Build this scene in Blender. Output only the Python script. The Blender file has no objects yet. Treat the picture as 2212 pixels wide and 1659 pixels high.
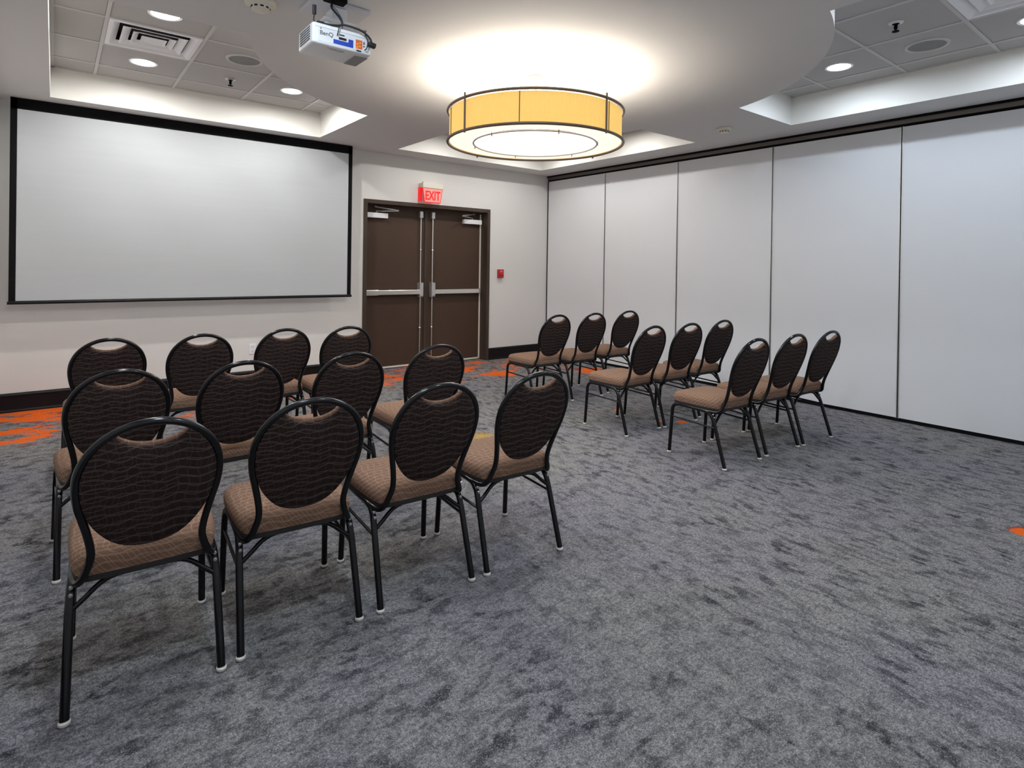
import bpy, bmesh, math, random
from mathutils import Vector, Matrix
import numpy as np
PI = math.pi
sc = bpy.context.scene
COL = sc.collection
random.seed(7)
H = 2.77            # drywall ceiling height
HT = 3.03           # tiled ceiling height inside the trays

# ------------------------------------------------------------------ materials
def mat(name, col, rough=.6, metal=0., spec=.5, emis=None, estr=0., coat=0.):
    m = bpy.data.materials.new(name); m.use_nodes = True
    b = m.node_tree.nodes['Principled BSDF']
    b.inputs['Base Color'].default_value = (*col, 1)
    b.inputs['Roughness'].default_value = rough
    b.inputs['Metallic'].default_value = metal
    b.inputs['Specular IOR Level'].default_value = spec
    if coat: b.inputs['Coat Weight'].default_value = coat; b.inputs['Coat Roughness'].default_value = .08
    if emis:
        b.inputs['Emission Color'].default_value = (*emis, 1)
        b.inputs['Emission Strength'].default_value = estr
    return m
class NT:
    """small helper for node graphs"""
    def __init__(s, m): s.t = m.node_tree; s.b = s.t.nodes['Principled BSDF']
    def n(s, typ, **kw):
        x = s.t.nodes.new(typ)
        for k, v in kw.items(): setattr(x, k, v)
        return x
    def l(s, a, b): s.t.links.new(a, b)
    def set(s, sock, v):
        if isinstance(v, bpy.types.NodeSocket): s.l(v, sock)
        else: sock.default_value = v
    def math(s, op, a, b=None, clamp=False):
        x = s.n('ShaderNodeMath', operation=op, use_clamp=clamp)
        s.set(x.inputs[0], a)
        if b is not None: s.set(x.inputs[1], b)
        return x.outputs[0]
    def mix(s, f, a, b):
        x = s.n('ShaderNodeMix', data_type='RGBA')
        s.set(x.inputs[0], f)
        s.set(x.inputs[6], a if isinstance(a, bpy.types.NodeSocket) else (*a, 1))
        s.set(x.inputs[7], b if isinstance(b, bpy.types.NodeSocket) else (*b, 1))
        return x.outputs[2]
    def co(s): return s.n('ShaderNodeTexCoord').outputs['Object']
    def mapv(s, v, scale=(1,1,1), loc=(0,0,0), rot=(0,0,0)):
        x = s.n('ShaderNodeMapping'); s.l(v, x.inputs[0])
        x.inputs['Location'].default_value = loc; x.inputs['Scale'].default_value = scale
        x.inputs['Rotation'].default_value = rot
        return x.outputs[0]
    def noise(s, v, scale, detail=2., rough=.5, dist=0.):
        x = s.n('ShaderNodeTexNoise'); s.l(v, x.inputs['Vector'])
        x.inputs['Scale'].default_value = scale; x.inputs['Detail'].default_value = detail
        x.inputs['Roughness'].default_value = rough; x.inputs['Distortion'].default_value = dist
        return x.outputs[0]
    def ramp(s, f, lo, hi, a=0., b=1.):
        x = s.n('ShaderNodeMapRange'); x.clamp = True
        s.l(f, x.inputs[0]); x.inputs[1].default_value = lo; x.inputs[2].default_value = hi
        x.inputs[3].default_value = a; x.inputs[4].default_value = b
        return x.outputs[0]
    def bump(s, h, strength, dist=.002):
        x = s.n('ShaderNodeBump'); s.l(h, x.inputs['Height'])
        x.inputs['Strength'].default_value = strength; x.inputs['Distance'].default_value = dist
        s.l(x.outputs[0], s.b.inputs['Normal'])

def paint(name, col, rough=.85, var=.04, scale=60, bump=.15):
    m = mat(name, col, rough, spec=.3); g = NT(m); c = g.co()
    n1 = g.noise(c, scale, 4); n2 = g.noise(c, 1.3, 2)
    f = g.math('ADD', g.math('MULTIPLY', n1, .5), g.math('MULTIPLY', n2, .5))
    lo = tuple(x*(1-var) for x in col); hi = tuple(min(1, x*(1+var)) for x in col)
    g.l(g.mix(f, lo, hi), g.b.inputs['Base Color']); g.bump(n1, bump, .0015)
    return m

M_wall = paint('wall_paint', (.70,.685,.66))
M_soffit = paint('ceiling_paint', (.66,.65,.645), var=.02)
M_tray = paint('tray_paint', (.78,.765,.72), var=.02)
M_black = mat('gloss_black_base', (.005,.005,.006), .4, spec=.2)
M_matblack = mat('matt_black', (.004,.004,.005), .8, spec=.12)
M_dark = mat('dark_void', (.01,.01,.01), .9)
M_tbar = mat('grid_bar', (.60,.585,.57), .6)
M_white = mat('white_enamel', (.78,.78,.80), .45)
M_vent = mat('vent_enamel', (.90,.90,.93), .5)
M_cream = mat('cream_plastic', (.72,.68,.58), .5)
M_alu = mat('brushed_aluminium', (.60,.60,.60), .38, metal=.75)
M_steel = mat('satin_chrome', (.72,.69,.64), .25, metal=.9)
M_grey = mat('grey_metal', (.30,.30,.30), .5, metal=.3)
M_bronze = mat('bronze_ring', (.20,.155,.12), .4, metal=.6)
M_door = mat('brown_door', (.060,.036,.024), .5, spec=.2)
M_frame = mat('brown_door_frame', (.052,.036,.027), .42, spec=.25)
M_red = mat('red_plastic', (.42,.012,.02), .4)
M_glide = mat('pale_glide', (.70,.68,.62), .35)
M_tube = mat('black_tube', (.004,.004,.005), .20, spec=.32)
M_bolt = mat('bolt_steel', (.55,.55,.55), .25, metal=.9)
M_cable = mat('black_cable', (.012,.012,.014), .5)
M_bluecable = mat('blue_grey_cable', (.10,.14,.24), .5)
M_projector = mat('white_projector', (.80,.81,.82), .4)

# ceiling tile
M_tile = mat('ceiling_tile', (.50,.485,.475), .95, spec=.1); g = NT(M_tile); c = g.co()
f = g.noise(c, 220, 3, .7); f2 = g.noise(c, 2.5, 2)
g.l(g.mix(g.ramp(f, .35, .65), (.47,.455,.445), (.55,.535,.525)), g.b.inputs['Base Color']); g.bump(f, .3)

# partition fabric vinyl
M_part = mat('partition_vinyl', (.70,.705,.72), .8, spec=.25); g = NT(M_part); c = g.co()
f = g.noise(g.mapv(c, (1,90,90)), 6, 3)
g.l(g.mix(f, (.69,.70,.72), (.745,.755,.775)), g.b.inputs['Base Color']); g.bump(g.noise(c, 300, 2), .25, .001)

# screen fabric
M_screen = mat('screen_white', (.80,.83,.85), .9, spec=.1); g = NT(M_screen); c = g.co()
w = g.noise(g.mapv(c, (.25,1,9)), 3, 3)
g.l(g.mix(w, (.80,.83,.85), (.84,.87,.89)), g.b.inputs['Base Color'])

# chair fabric: interwoven thin wavy lines on plain cloth
def fabric(name, base, base2, line, axis, wv=.35, rough=.85, lw=.042):
    m = mat(name, base, rough, spec=.15); g = NT(m); c = g.co()
    s = g.n('ShaderNodeSeparateXYZ'); g.l(c, s.inputs[0])
    u = s.outputs[0]; v = s.outputs['Z']
    if axis == 'y': u = g.math('ADD', u, s.outputs[2]); v = g.math('ADD', s.outputs[1], s.outputs[2])
    nz = g.math('MULTIPLY', g.math('SUBTRACT', g.noise(c, 9, 1), .5), .030)
    nz2 = g.math('MULTIPLY', g.math('SUBTRACT', g.noise(g.mapv(c, loc=(3,5,7)), 7, 1), .5), .034)
    def fam(a, b, amp, k, ph, per, off, extra):
        w = g.math('MULTIPLY', g.math('SINE', g.math('ADD', g.math('MULTIPLY', b, k), ph)), amp)
        p = g.math('DIVIDE', g.math('ADD', g.math('ADD', a, w), g.math('ADD', extra, off)), per)
        d = g.math('ABSOLUTE', g.math('SUBTRACT', g.math('FRACT', p), .5))
        return g.ramp(d, 0, lw, 1, 0)
    h1 = fam(v, u, .0060, 56, 0., .030, 1, nz)
    h2 = fam(v, u, .0065, 47, 1.9, .030, 1.004, nz2)
    h3 = fam(v, u, .0060, 56, .12, .030, 1.0034, nz)
    v1 = fam(u, v, .0060, 62, .4, .031, 1, nz)
    v2 = fam(u, v, .0055, 80, 2.2, .033, 1.01, nz2)
    hh = g.math('MAXIMUM', g.math('MAXIMUM', h1, h2), g.math('MULTIPLY', h3, .7))
    vv = g.math('MULTIPLY', g.math('MAXIMUM', v1, v2), wv)
    ln = g.math('MAXIMUM', hh, vv)
    bb = g.mix(g.noise(c, 14, 3), base, base2)
    weave = g.noise(c, 700, 1)
    bb = g.mix(g.ramp(weave, .3, .7, 0, .35), bb, tuple(x*.55 for x in base))
    g.l(g.mix(g.math('MULTIPLY', ln, .8), bb, line), g.b.inputs['Base Color'])
    g.bump(weave, .3, .0008)
    return m
M_seat = fabric('seat_cloth', (.175,.096,.060), (.212,.120,.077), (.40,.30,.235), 'y', wv=.9)
M_backfront = fabric('backrest_cloth', (.175,.096,.060), (.212,.120,.077), (.36,.27,.21), 'z', wv=.6)
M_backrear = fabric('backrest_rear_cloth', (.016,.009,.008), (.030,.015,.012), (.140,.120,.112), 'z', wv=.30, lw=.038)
M_under = mat('seat_underside', (.012,.010,.010), .8)

# carpet
M_carpet = mat('carpet', (.12,.12,.125), .95, spec=.05); g = NT(M_carpet); c = g.co()
s = g.n('ShaderNodeSeparateXYZ'); g.l(c, s.inputs[0]); X, Y = s.outputs[0], s.outputs[1]
fib = g.noise(c, 210, 2, .8)
fib2 = g.noise(c, 75, 3, .75)
grain = g.math('ADD', g.math('MULTIPLY', fib, .5), g.math('MULTIPLY', fib2, .5))
jag = g.math('ADD', g.math('MULTIPLY', g.math('SUBTRACT', fib2, .5), .26), g.math('MULTIPLY', g.math('SUBTRACT', g.noise(c, 30, 3, .7), .5), .22))
def patches(scale, loc, lo, hi):
    n = g.noise(g.mapv(c, scale, loc), 1.0, 5, .62)
    return g.ramp(g.math('ADD', n, jag), lo, hi)
pA = patches((21, 9, 1), (2, 1, 0), .490, .560)      # streaks running towards the screen wall
pB = patches((11, 19, 1), (7, 3, 0), .490, .560)      # streaks running across
blotch = patches((4.5, 4.5, 1), (1, 9, 0), .48, .68)
side = g.ramp(g.math('ADD', X, g.math('MULTIPLY', g.noise(c, .9, 2), 1.6)), -4.2, -2.6)
pm = g.n('ShaderNodeMix', data_type='FLOAT'); g.l(side, pm.inputs[0]); g.l(pB, pm.inputs[2]); g.l(pA, pm.inputs[3])
darkm = g.math('MULTIPLY', pm.outputs[0], g.math('ADD', g.math('MULTIPLY', blotch, .55), .50), clamp=True)
darkm = g.math('ADD', darkm, g.math('MULTIPLY', blotch, .10), clamp=True)
tint = g.noise(g.mapv(c, loc=(4,4,0)), .9, 3)
lightc = g.mix(g.ramp(tint, .40, .62), (.247,.241,.232), (.236,.228,.248))
darkc = g.mix(g.ramp(tint, .40, .62), (.035,.035,.037), (.035,.032,.048))
base = g.mix(darkm, lightc, darkc)
base = g.mix(g.ramp(grain, .40, .54, .75, 0), base, (.03,.03,.032))
base = g.mix(g.ramp(grain, .52, .63, 0, .55), base, (.46,.46,.47))
# orange and red yarn, dense by the screen wall and in a few spots further in
dens = g.ramp(Y, -1.9, -.35, 0, .205)
dens2 = g.math('ADD', dens, g.math('MULTIPLY', g.ramp(X, -5.2, -6.3), g.ramp(Y, -1.5, -1.15, 0, .09)))
def spot(x, y, r, a):
    d = g.math('SQRT', g.math('ADD', g.math('POWER', g.math('SUBTRACT', X, x), 2), g.math('POWER', g.math('SUBTRACT', Y, y), 2)))
    return g.ramp(d, r*.5, r*1.5, a, 0)
for sp in ((-1.79,-3.07,.055,.34), (-1.80,-3.57,.045,.30), (-1.655,-3.70,.045,.38), (-2.03,-6.08,.075,.31), (-.47,-1.43,.25,.24),
           (-1.6,-.99,.20,.22), (-3.0,-.55,.3,.08), (-3.30,-6.32,.02,.12)):
    dens2 = g.math('ADD', dens2, spot(*sp))
on = g.noise(g.mapv(c, (2.0, 5.2, 1), (5, 2, 0)), 1.0, 5, .6)
ov = g.math('ADD', g.math('ADD', on, dens2), g.math('MULTIPLY', jag, .9))
gate = g.ramp(dens2, .01, .06)
om = g.math('MULTIPLY', g.ramp(ov, .735, .755), gate)
rn = g.noise(g.mapv(c, (5, 9, 1), (11, 2, 0)), 1.0, 4, .6)
rv = g.math('ADD', g.math('ADD', rn, g.math('MULTIPLY', dens2, .75)), g.math('MULTIPLY', jag, .9))
rm = g.math('MULTIPLY', g.ramp(rv, .73, .76, 0, .8), gate)
base = g.mix(rm, base, (.235,.035,.035))
base = g.mix(g.math('MULTIPLY', om, .95), base, g.mix(g.ramp(grain, .4, .6), (.62,.085,.008), (.86,.16,.015)))
ym = spot(-3.36, -3.03, .10, 1.)
base = g.mix(g.math('MULTIPLY', ym, g.ramp(g.math('ADD', fib2, 0), .40, .5)), base, (.42,.27,.055))
g.l(base, g.b.inputs['Base Color']); g.bump(grain, .7, .006)

# lamp materials
M_shade = mat('lamp_shade_cloth', (.70,.45,.10), .8, emis=(1.,.62,.18), estr=.95); g = NT(M_shade); c = g.co()
wv = g.noise(g.mapv(c, (60,60,6)), 3, 2)
g.l(g.mix(wv, (.80,.47,.11), (.92,.62,.22)), g.b.inputs['Emission Color'])
M_diff_outer = mat('lamp_diffuser_outer', (.9,.85,.78), .6, emis=(1.,.86,.70), estr=1.25)
M_diff_inner = mat('lamp_diffuser_inner', (.95,.93,.9), .6, emis=(1.,.96,.90), estr=2.6)
M_shade_in = mat('lamp_shade_lining', (.9,.85,.75), .8)
M_dl_warm = mat('downlight_warm', (1,1,1), .5, emis=(1.,.90,.68), estr=16.)
M_dl_cool = mat('downlight_cool', (1,1,1), .5, emis=(.86,.94,1.), estr=16.)
M_exit_panel = mat('exit_panel', (.30,.10,.09), .4, emis=(1.,.40,.34), estr=.72)
M_exit_red = mat('exit_letter', (.3,.005,.005), .4, emis=(1.,.01,.02), estr=.80)

# ------------------------------------------------------------------ mesh helpers
def tag(o, label=None, cat=None, group=None, kind=None):
    if label: o['label'] = label
    if cat: o['category'] = cat
    if group: o['group'] = group
    if kind: o['kind'] = kind
    return o
def obj(name, bm, m, parent=None, smooth=False, loc=None):
    me = bpy.data.meshes.new(name)
    bmesh.ops.recalc_face_normals(bm, faces=bm.faces)
    bm.to_mesh(me); bm.free()
    for mm in (m if isinstance(m, (list, tuple)) else [m]): me.materials.append(mm)
    if smooth:
        for p in me.polygons: p.use_smooth = True
        if hasattr(me, 'set_sharp_from_angle'): me.set_sharp_from_angle(angle=math.radians(50))
    o = bpy.data.objects.new(name, me); COL.objects.link(o)
    if parent: o.parent = parent
    if loc: o.location = loc
    return o
def empty(name, loc=(0,0,0), rz=0.):
    o = bpy.data.objects.new(name, None); COL.objects.link(o)
    o.empty_display_size = .1; o.location = loc; o.rotation_euler = (0,0,rz); return o
def B(): return bmesh.new()
def box(bm, x0, x1, y0, y1, z0, z1, bev=0., seg=2, mi=0):
    vs = [bm.verts.new((x,y,z)) for x in (x0,x1) for y in (y0,y1) for z in (z0,z1)]
    fs = [bm.faces.new([vs[i] for i in q]) for q in ((0,1,3,2),(4,6,7,5),(0,4,5,1),(2,3,7,6),(0,2,6,4),(1,5,7,3))]
    for f in fs: f.material_index = mi
    if bev:
        es = list({e for f in fs for e in f.edges})
        bmesh.ops.bevel(bm, geom=es, offset=bev, segments=seg, affect='EDGES', profile=.5)
    return bm
def quad(bm, pts, mi=0):
    f = bm.faces.new([bm.verts.new(p) for p in pts]); f.material_index = mi; return f
def lathe(bm, prof, cx=0, cy=0, cz=0, n=32, mi=0):
    rings = []
    for r, z in prof:
        if r < 1e-6: rings.append([bm.verts.new((cx,cy,cz+z))])
        else: rings.append([bm.verts.new((cx+r*math.cos(2*PI*i/n), cy+r*math.sin(2*PI*i/n), cz+z)) for i in range(n)])
    for a, b in zip(rings, rings[1:]):
        for i in range(n):
            j = (i+1) % n
            if len(a) == 1 and len(b) == 1: continue
            if len(a) == 1: f = bm.faces.new((a[0], b[j], b[i]))
            elif len(b) == 1: f = bm.faces.new((a[i], a[j], b[0]))
            else: f = bm.faces.new((a[i], a[j], b[j], b[i]))
            f.material_index = mi
    return bm
def catmull(pts, k=6, closed=False):
    P = [Vector(p) for p in pts]; n = len(P); out = []
    rng = range(n) if closed else range(n-1)
    for i in rng:
        if closed: p0,p1,p2,p3 = P[(i-1)%n],P[i],P[(i+1)%n],P[(i+2)%n]
        else: p0,p1,p2,p3 = P[max(i-1,0)],P[i],P[i+1],P[min(i+2,n-1)]
        for j in range(k):
            t = j/k
            out.append(.5*((2*p1)+(p2-p0)*t+(2*p0-5*p1+4*p2-p3)*t*t+(3*p1-p0-3*p2+p3)*t**3))
    if not closed: out.append(P[-1].copy())
    return out
def tube(bm, pts, r, n=12, smooth_k=0, closed=False, cap=True):
    P = catmull(pts, smooth_k, closed) if smooth_k else [Vector(p) for p in pts]
    N = len(P); rings = []; up = None
    for i in range(N):
        if closed: t = P[(i+1)%N]-P[(i-1)%N]
        else: t = P[min(i+1,N-1)]-P[max(i-1,0)]
        t.normalize()
        if up is None:
            a = Vector((0,0,1)) if abs(t.z) < .9 else Vector((1,0,0))
            up = (a-t*a.dot(t)).normalized()
        else: up = (up-t*up.dot(t)).normalized()
        s = t.cross(up)
        rr = r[i] if isinstance(r, (list,tuple)) else r
        rings.append([bm.verts.new(P[i]+(up*math.cos(2*PI*k/n)+s*math.sin(2*PI*k/n))*rr) for k in range(n)])
    for i in range(N if closed else N-1):
        a, b = rings[i], rings[(i+1)%N]
        for k in range(n): bm.faces.new((a[k], a[(k+1)%n], b[(k+1)%n], b[k]))
    if cap and not closed:
        bm.faces.new(rings[0]); bm.faces.new(rings[-1])
    return bm
def rings_mesh(bm, rings, cap0=True, cap1=True, mi=0):
    R = [[bm.verts.new(p) for p in r] for r in rings]; n = len(R[0])
    for a, b in zip(R, R[1:]):
        for k in range(n):
            f = bm.faces.new((a[k], a[(k+1)%n], b[(k+1)%n], b[k])); f.material_index = mi
    for cap, ring in ((cap0, R[0]), (cap1, R[-1])):
        if cap:
            ctr = sum((v.co for v in ring), Vector())/n; c = bm.verts.new(ctr)
            for k in range(n):
                f = bm.faces.new((ring[k], ring[(k+1)%n], c)); f.material_index = mi
    return bm
def text_obj(name, body, size, m, parent, loc, rot, extrude=.001, align='CENTER', sx=1.):
    cu = bpy.data.curves.new(name, 'FONT'); cu.body = body; cu.size = size; cu.extrude = extrude
    cu.offset = .004 if size > .1 else 0; cu.align_x = align; cu.align_y = 'CENTER'
    t = bpy.data.objects.new(name+'_tmp', cu); COL.objects.link(t)
    bpy.context.view_layer.update()
    me = bpy.data.meshes.new_from_object(t.evaluated_get(bpy.context.evaluated_depsgraph_get()))
    bpy.data.objects.remove(t)
    me.materials.clear(); me.materials.append(m); me.name = name
    o = bpy.data.objects.new(name, me); COL.objects.link(o)
    o.parent = parent; o.location = loc; o.rotation_euler = rot; o.scale = (sx,1,1)
    return o

# ------------------------------------------------------------------ room shell
XL, YB = -6.53, -7.03
DX0, DX1, DZ = -3.051, -1.113, 2.177
bm = B(); quad(bm, [(XL-.1,YB-.1,0),(.2,YB-.1,0),(.2,.35,0),(XL-.1,.35,0)])
tag(obj('floor', bm, M_carpet), kind='structure')
bm = B()
box(bm, XL-.1, DX0, 0, .22, 0, 3.3); box(bm, DX1, .14, 0, .22, 0, 3.3); box(bm, DX0, DX1, 0, .22, DZ, 3.3)
tag(obj('wall_front', bm, M_wall), kind='structure')
bm = B(); box(bm, XL-.1, XL, YB-.1, 0, 0, 3.3); tag(obj('wall_left', bm, M_wall), kind='structure')
bm = B(); box(bm, XL, .14, YB-.1, YB, 0, 3.3); tag(obj('wall_back', bm, M_wall), kind='structure')
bm = B(); box(bm, .12, .2, YB-.1, 0, 0, 3.3); tag(obj('wall_right', bm, M_wall), kind='structure')

def baseboard(name, a, b, axis, at, sgn):
    """black cove base with a rounded top lip"""
    bm = B(); prof = [(0,0),(.020,0),(.020,.010),(.014,.024),(.014,.135),(.018,.142),(.018,.152),(.011,.162),(.008,.170),(0,.170)]
    rr = []
    for t in (a, b):
        rr.append([(t, at+sgn*p, z) if axis == 'x' else (at+sgn*p, t, z) for p, z in prof])
    R = [[bm.verts.new(p) for p in r] for r in rr]; n = len(prof)
    for k in range(n): bm.faces.new((R[0][k], R[0][(k+1)%n], R[1][(k+1)%n], R[1][k]))
    bm.faces.new(R[0]); bm.faces.new(R[1])
    return tag(obj(name, bm, M_black), kind='structure')
baseboard('baseboard_front_left', XL, DX0, 'x', 0, -1)
baseboard('baseboard_front_right', DX1, -.012, 'x', 0, -1)
baseboard('baseboard_left', YB, -.02, 'y', XL, 1)
baseboard('baseboard_back', XL+.02, .0, 'x', YB, 1)

# ceiling: dropped drywall with four trays cut by a central disc
CX, CY, CR = -3.265, -3.515, 1.94
TX = ((-6.10,-3.745), (-2.785,-.47)); TY = ((-2.98,-.38), (-6.65,-4.05))
bm = B()
def rect(x0, x1, y0, y1, z=H): quad(bm, [(x0,y0,z),(x1,y0,z),(x1,y1,z),(x0,y1,z)])
xs = [XL, TX[0][0], TX[0][1], TX[1][0], TX[1][1], .12]
ys = [YB, TY[1][0], TY[1][1], TY[0][0], TY[0][1], 0]
for i in range(5):
    for j in range(5):
        if i in (1,3) and j in (1,3): continue
        rect(xs[i], xs[i+1], ys[j], ys[j+1])
trays = []
for ix in (0,1):
    for iy in (0,1):
        x0,x1 = TX[ix]; y0,y1 = TY[iy]
        xi = x1 if ix == 0 else x0; xo = x0 if ix == 0 else x1      # inner / outer
        yi = y0 if iy == 0 else y1; yo = y1 if iy == 0 else y0
        sy = 1 if iy == 0 else -1; sx = -1 if ix == 0 else 1
        A = (xi, CY+sy*math.sqrt(CR**2-(xi-CX)**2))                 # disc meets the x-side
        Bp = (CX+sx*math.sqrt(CR**2-(yi-CY)**2), yi)
        a0 = math.atan2(A[1]-CY, A[0]-CX); a1 = math.atan2(Bp[1]-CY, Bp[0]-CX)
        d = (a1-a0+PI) % (2*PI)-PI; K = 40
        arc = [(CX+CR*math.cos(a0+d*k/K), CY+CR*math.sin(a0+d*k/K)) for k in range(K+1)]
        quad(bm, [(xi,yi,H)]+[(p[0],p[1],H) for p in arc])
        trays.append((x0,x1,y0,y1,xi,xo,yi,yo,arc))
        out = arc+[(xo,yi),(xo,yo),(xi,yo)]
        n = len(out)
        for k in range(n):
            p, q = out[k], out[(k+1)%n]
            f = quad(bm, [(p[0],p[1],H),(q[0],q[1],H),(q[0],q[1],HT+.03),(p[0],p[1],HT+.03)], 1)
bmesh.ops.remove_doubles(bm, verts=bm.verts, dist=1e-5)
tag(obj('ceiling', bm, [M_soffit, M_tray]), kind='structure')
bm = B(); quad(bm, [(XL-.1,YB-.1,3.29),(.2,YB-.1,3.29),(.2,.2,3.29),(XL-.1,.2,3.29)]); tag(obj('ceiling_slab', bm, M_dark), kind='structure')

# tile fields with round openings for the fittings
gx = [-5.79+.61*k for k in range(-1, 10)]; gy0 = -.73
GXL = [-6.40,-5.79,-5.18,-4.57,-3.96,-3.35]; GXR = [-3.17,-2.56,-1.95,-1.34,-.73,-.12]
GYF = [-.12,-.73,-1.34,-1.95,-2.56,-3.17]; GYN = [-3.80,-4.41,-5.02,-5.63,-6.24,-6.85]
DL_R = .088
lights, speakers, sprinklers, vents = [], [], [], []
LX = {0:(-5.485,-4.265), 1:(-1.035,-2.255)}; LY = {0:(-1.035,-2.255), 1:(-4.715,-5.935)}
for ix in (0,1):
    for iy in (0,1):
        ox = LX[ix]; oy = (-1.035,-2.255) if iy == 0 else (-5.935,-4.715)
        lights += [(ox[0],oy[0],ix,iy),(ox[0],oy[1],ix,iy),(ox[1],oy[0],ix,iy)]
speakers = [(-4.84,-1.655),(-1.035,-5.325)]
sprinklers = [(-4.81,-1.03),(-1.645,-5.325)]
vents = [(-5.485,-1.645),(-1.645,-5.935)]
def cell_hole(bm, x0,x1,y0,y1,cx,cy,r,z,n=32):
    inner, outer = [], []
    for k in range(n):
        a = 2*PI*k/n+PI/4; ca, sa = math.cos(a), math.sin(a)
        inner.append(bm.verts.new((cx+r*ca, cy+r*sa, z)))
        t = min([((x1-cx)/ca if ca > 1e-9 else 1e9), ((x0-cx)/ca if ca < -1e-9 else 1e9), ((y1-cy)/sa if sa > 1e-9 else 1e9), ((y0-cy)/sa if sa < -1e-9 else 1e9)])
        outer.append(bm.verts.new((cx+t*ca, cy+t*sa, z)))
    for k in range(n):
        j = (k+1) % n; bm.faces.new((inner[k], inner[j], outer[j], outer[k]))
for ti, (x0,x1,y0,y1,xi,xo,yi,yo,arc) in enumerate(trays):
    GX = GXL if x0 < -4 else GXR; GY = GYF if y1 > -1 else GYN
    bt, bb = B(), B(); zt = HT+.007
    for a in range(5):
        for b in range(5):
            cx0, cx1 = max(GX[a],x0), min(GX[a+1],x1); cy1, cy0 = min(GY[b],y1), max(GY[b+1],y0)
            if cx1-cx0 < .01 or cy1-cy0 < .01: continue
            mx, my = (GX[a]+GX[a+1])/2, (GY[b]+GY[b+1])/2
            near = lambda L: [q for q in L if abs(q[0]-mx) < .05 and abs(q[1]-my) < .05]
            if near(vents): continue
            i = .014
            c0, c1, d0, d1 = cx0+i, cx1-i, cy0+i, cy1-i
            if near(lights): q = near(lights)[0]; cell_hole(bt, c0,c1,d0,d1, q[0],q[1], DL_R, zt)
            else: quad(bt, [(c0,d0,zt),(c1,d0,zt),(c1,d1,zt),(c0,d1,zt)])
            # dark reveal edges around each tile
            for (p,q) in (((c0,d0),(c1,d0)),((c1,d0),(c1,d1)),((c1,d1),(c0,d1)),((c0,d1),(c0,d0))):
                quad(bt, [(p[0],p[1],zt),(q[0],q[1],zt),(q[0],q[1],zt+.012),(p[0],p[1],zt+.012)], 1)
    quad(bt, [(x0,y0,3.27),(x1,y0,3.27),(x1,y1,3.27),(x0,y1,3.27)], 1)
    nm = 'ceiling_tiles' if ti == 0 else 'ceiling_tiles.%03d' % ti
    tag(obj(nm, bt, [M_tile, M_dark]), kind='structure')
    for gxx in GX:
        if x0+.02 < gxx < x1-.02: box(bb, gxx-.012, gxx+.012, y0, y1, HT, HT+.03)
    for gyy in GY:
        if y0+.02 < gyy < y1-.02: box(bb, x0, x1, gyy-.012, gyy+.012, HT+.001, HT+.03)
    for (a,b,c,d) in ((x0,x0+.022,y0,y1),(x1-.022,x1,y0,y1),(x0,x1,y0,y0+.022),(x0,x1,y1-.022,y1)): box(bb, a,b,c,d, HT+.002, HT+.02)
    tag(obj('trim_%d' % (ti+1), bb, M_tbar), kind='structure')

# ------------------------------------------------------------------ operable partition on the right
seams = [0]+[-1.2111-1.2092*i for i in range(5)]+[YB+.0]
pl = ['palest wall partition panel in the far corner beside the painted wall','second partition panel from the far corner, behind the farthest right-hand chairs',
      'middle partition panel, third from the far corner, behind the middle right-hand row','fourth partition panel from the far corner, behind the nearest right-hand row',
      'wide bluish white partition panel at the right edge of the photo','last partition panel by the back of the room, beyond the photo\'s right edge']
for i in range(6):
    y1, y0 = seams[i], seams[i+1]
    t = empty('partition_panel', (0,(y0+y1)/2,0))
    tag(t, pl[i], 'partition panel', 'movable partition panels')
    hw = (y1-y0)/2
    g0 = .022 if i == 0 else .0045
    bm = B(); box(bm, 0, .075, -hw+.0055+.006, hw-g0-.006, .034, 2.686); obj('panel_face', bm, M_part, t)
    for s in (-1,1):
        bm = B(); e = -hw+.0055 if s < 0 else hw-g0-.006
        box(bm, -.004, .076, e, e+.006, .030, 2.688); obj('edge_trim', bm, M_alu, t)
    bm = B(); box(bm, .006, .070, -hw+.001, hw-.001, .0, .034); obj('bottom_seal', bm, M_matblack, t)
    bm = B(); box(bm, .010, .068, -hw, hw, 2.686, 2.70); box(bm, -.003 if i == 0 else .012, .06, hw-max(g0,.004)-.0002, hw, .03, 2.69); obj('joint_seal', bm, M_matblack, t)
t = empty('partition_track', (0,YB/2,H))
tag(t, 'dark metal ceiling track running along the top of the partition', 'track')
hy = abs(YB)/2-.002
bm = B(); box(bm, -.030, .085, -hy, hy, -.016, -.001); obj('top_flange', bm, M_matblack, t)
bm = B(); box(bm, -.006, .080, -hy, hy, -.060, -.016, .003); obj('rail_body', bm, mat('bronze_rail', (.16,.14,.125), .35, metal=.6), t)
bm = B(); box(bm, .004, .078, -hy, hy, -.071, -.060); obj('lower_seal', bm, M_matblack, t)

# ------------------------------------------------------------------ double door
bm = B(); ft = .048
prof = [(0,-.014),(ft,-.014),(ft+.003,.07),(ft+.003,.195),(.01,.195),(0,.16)]
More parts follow.
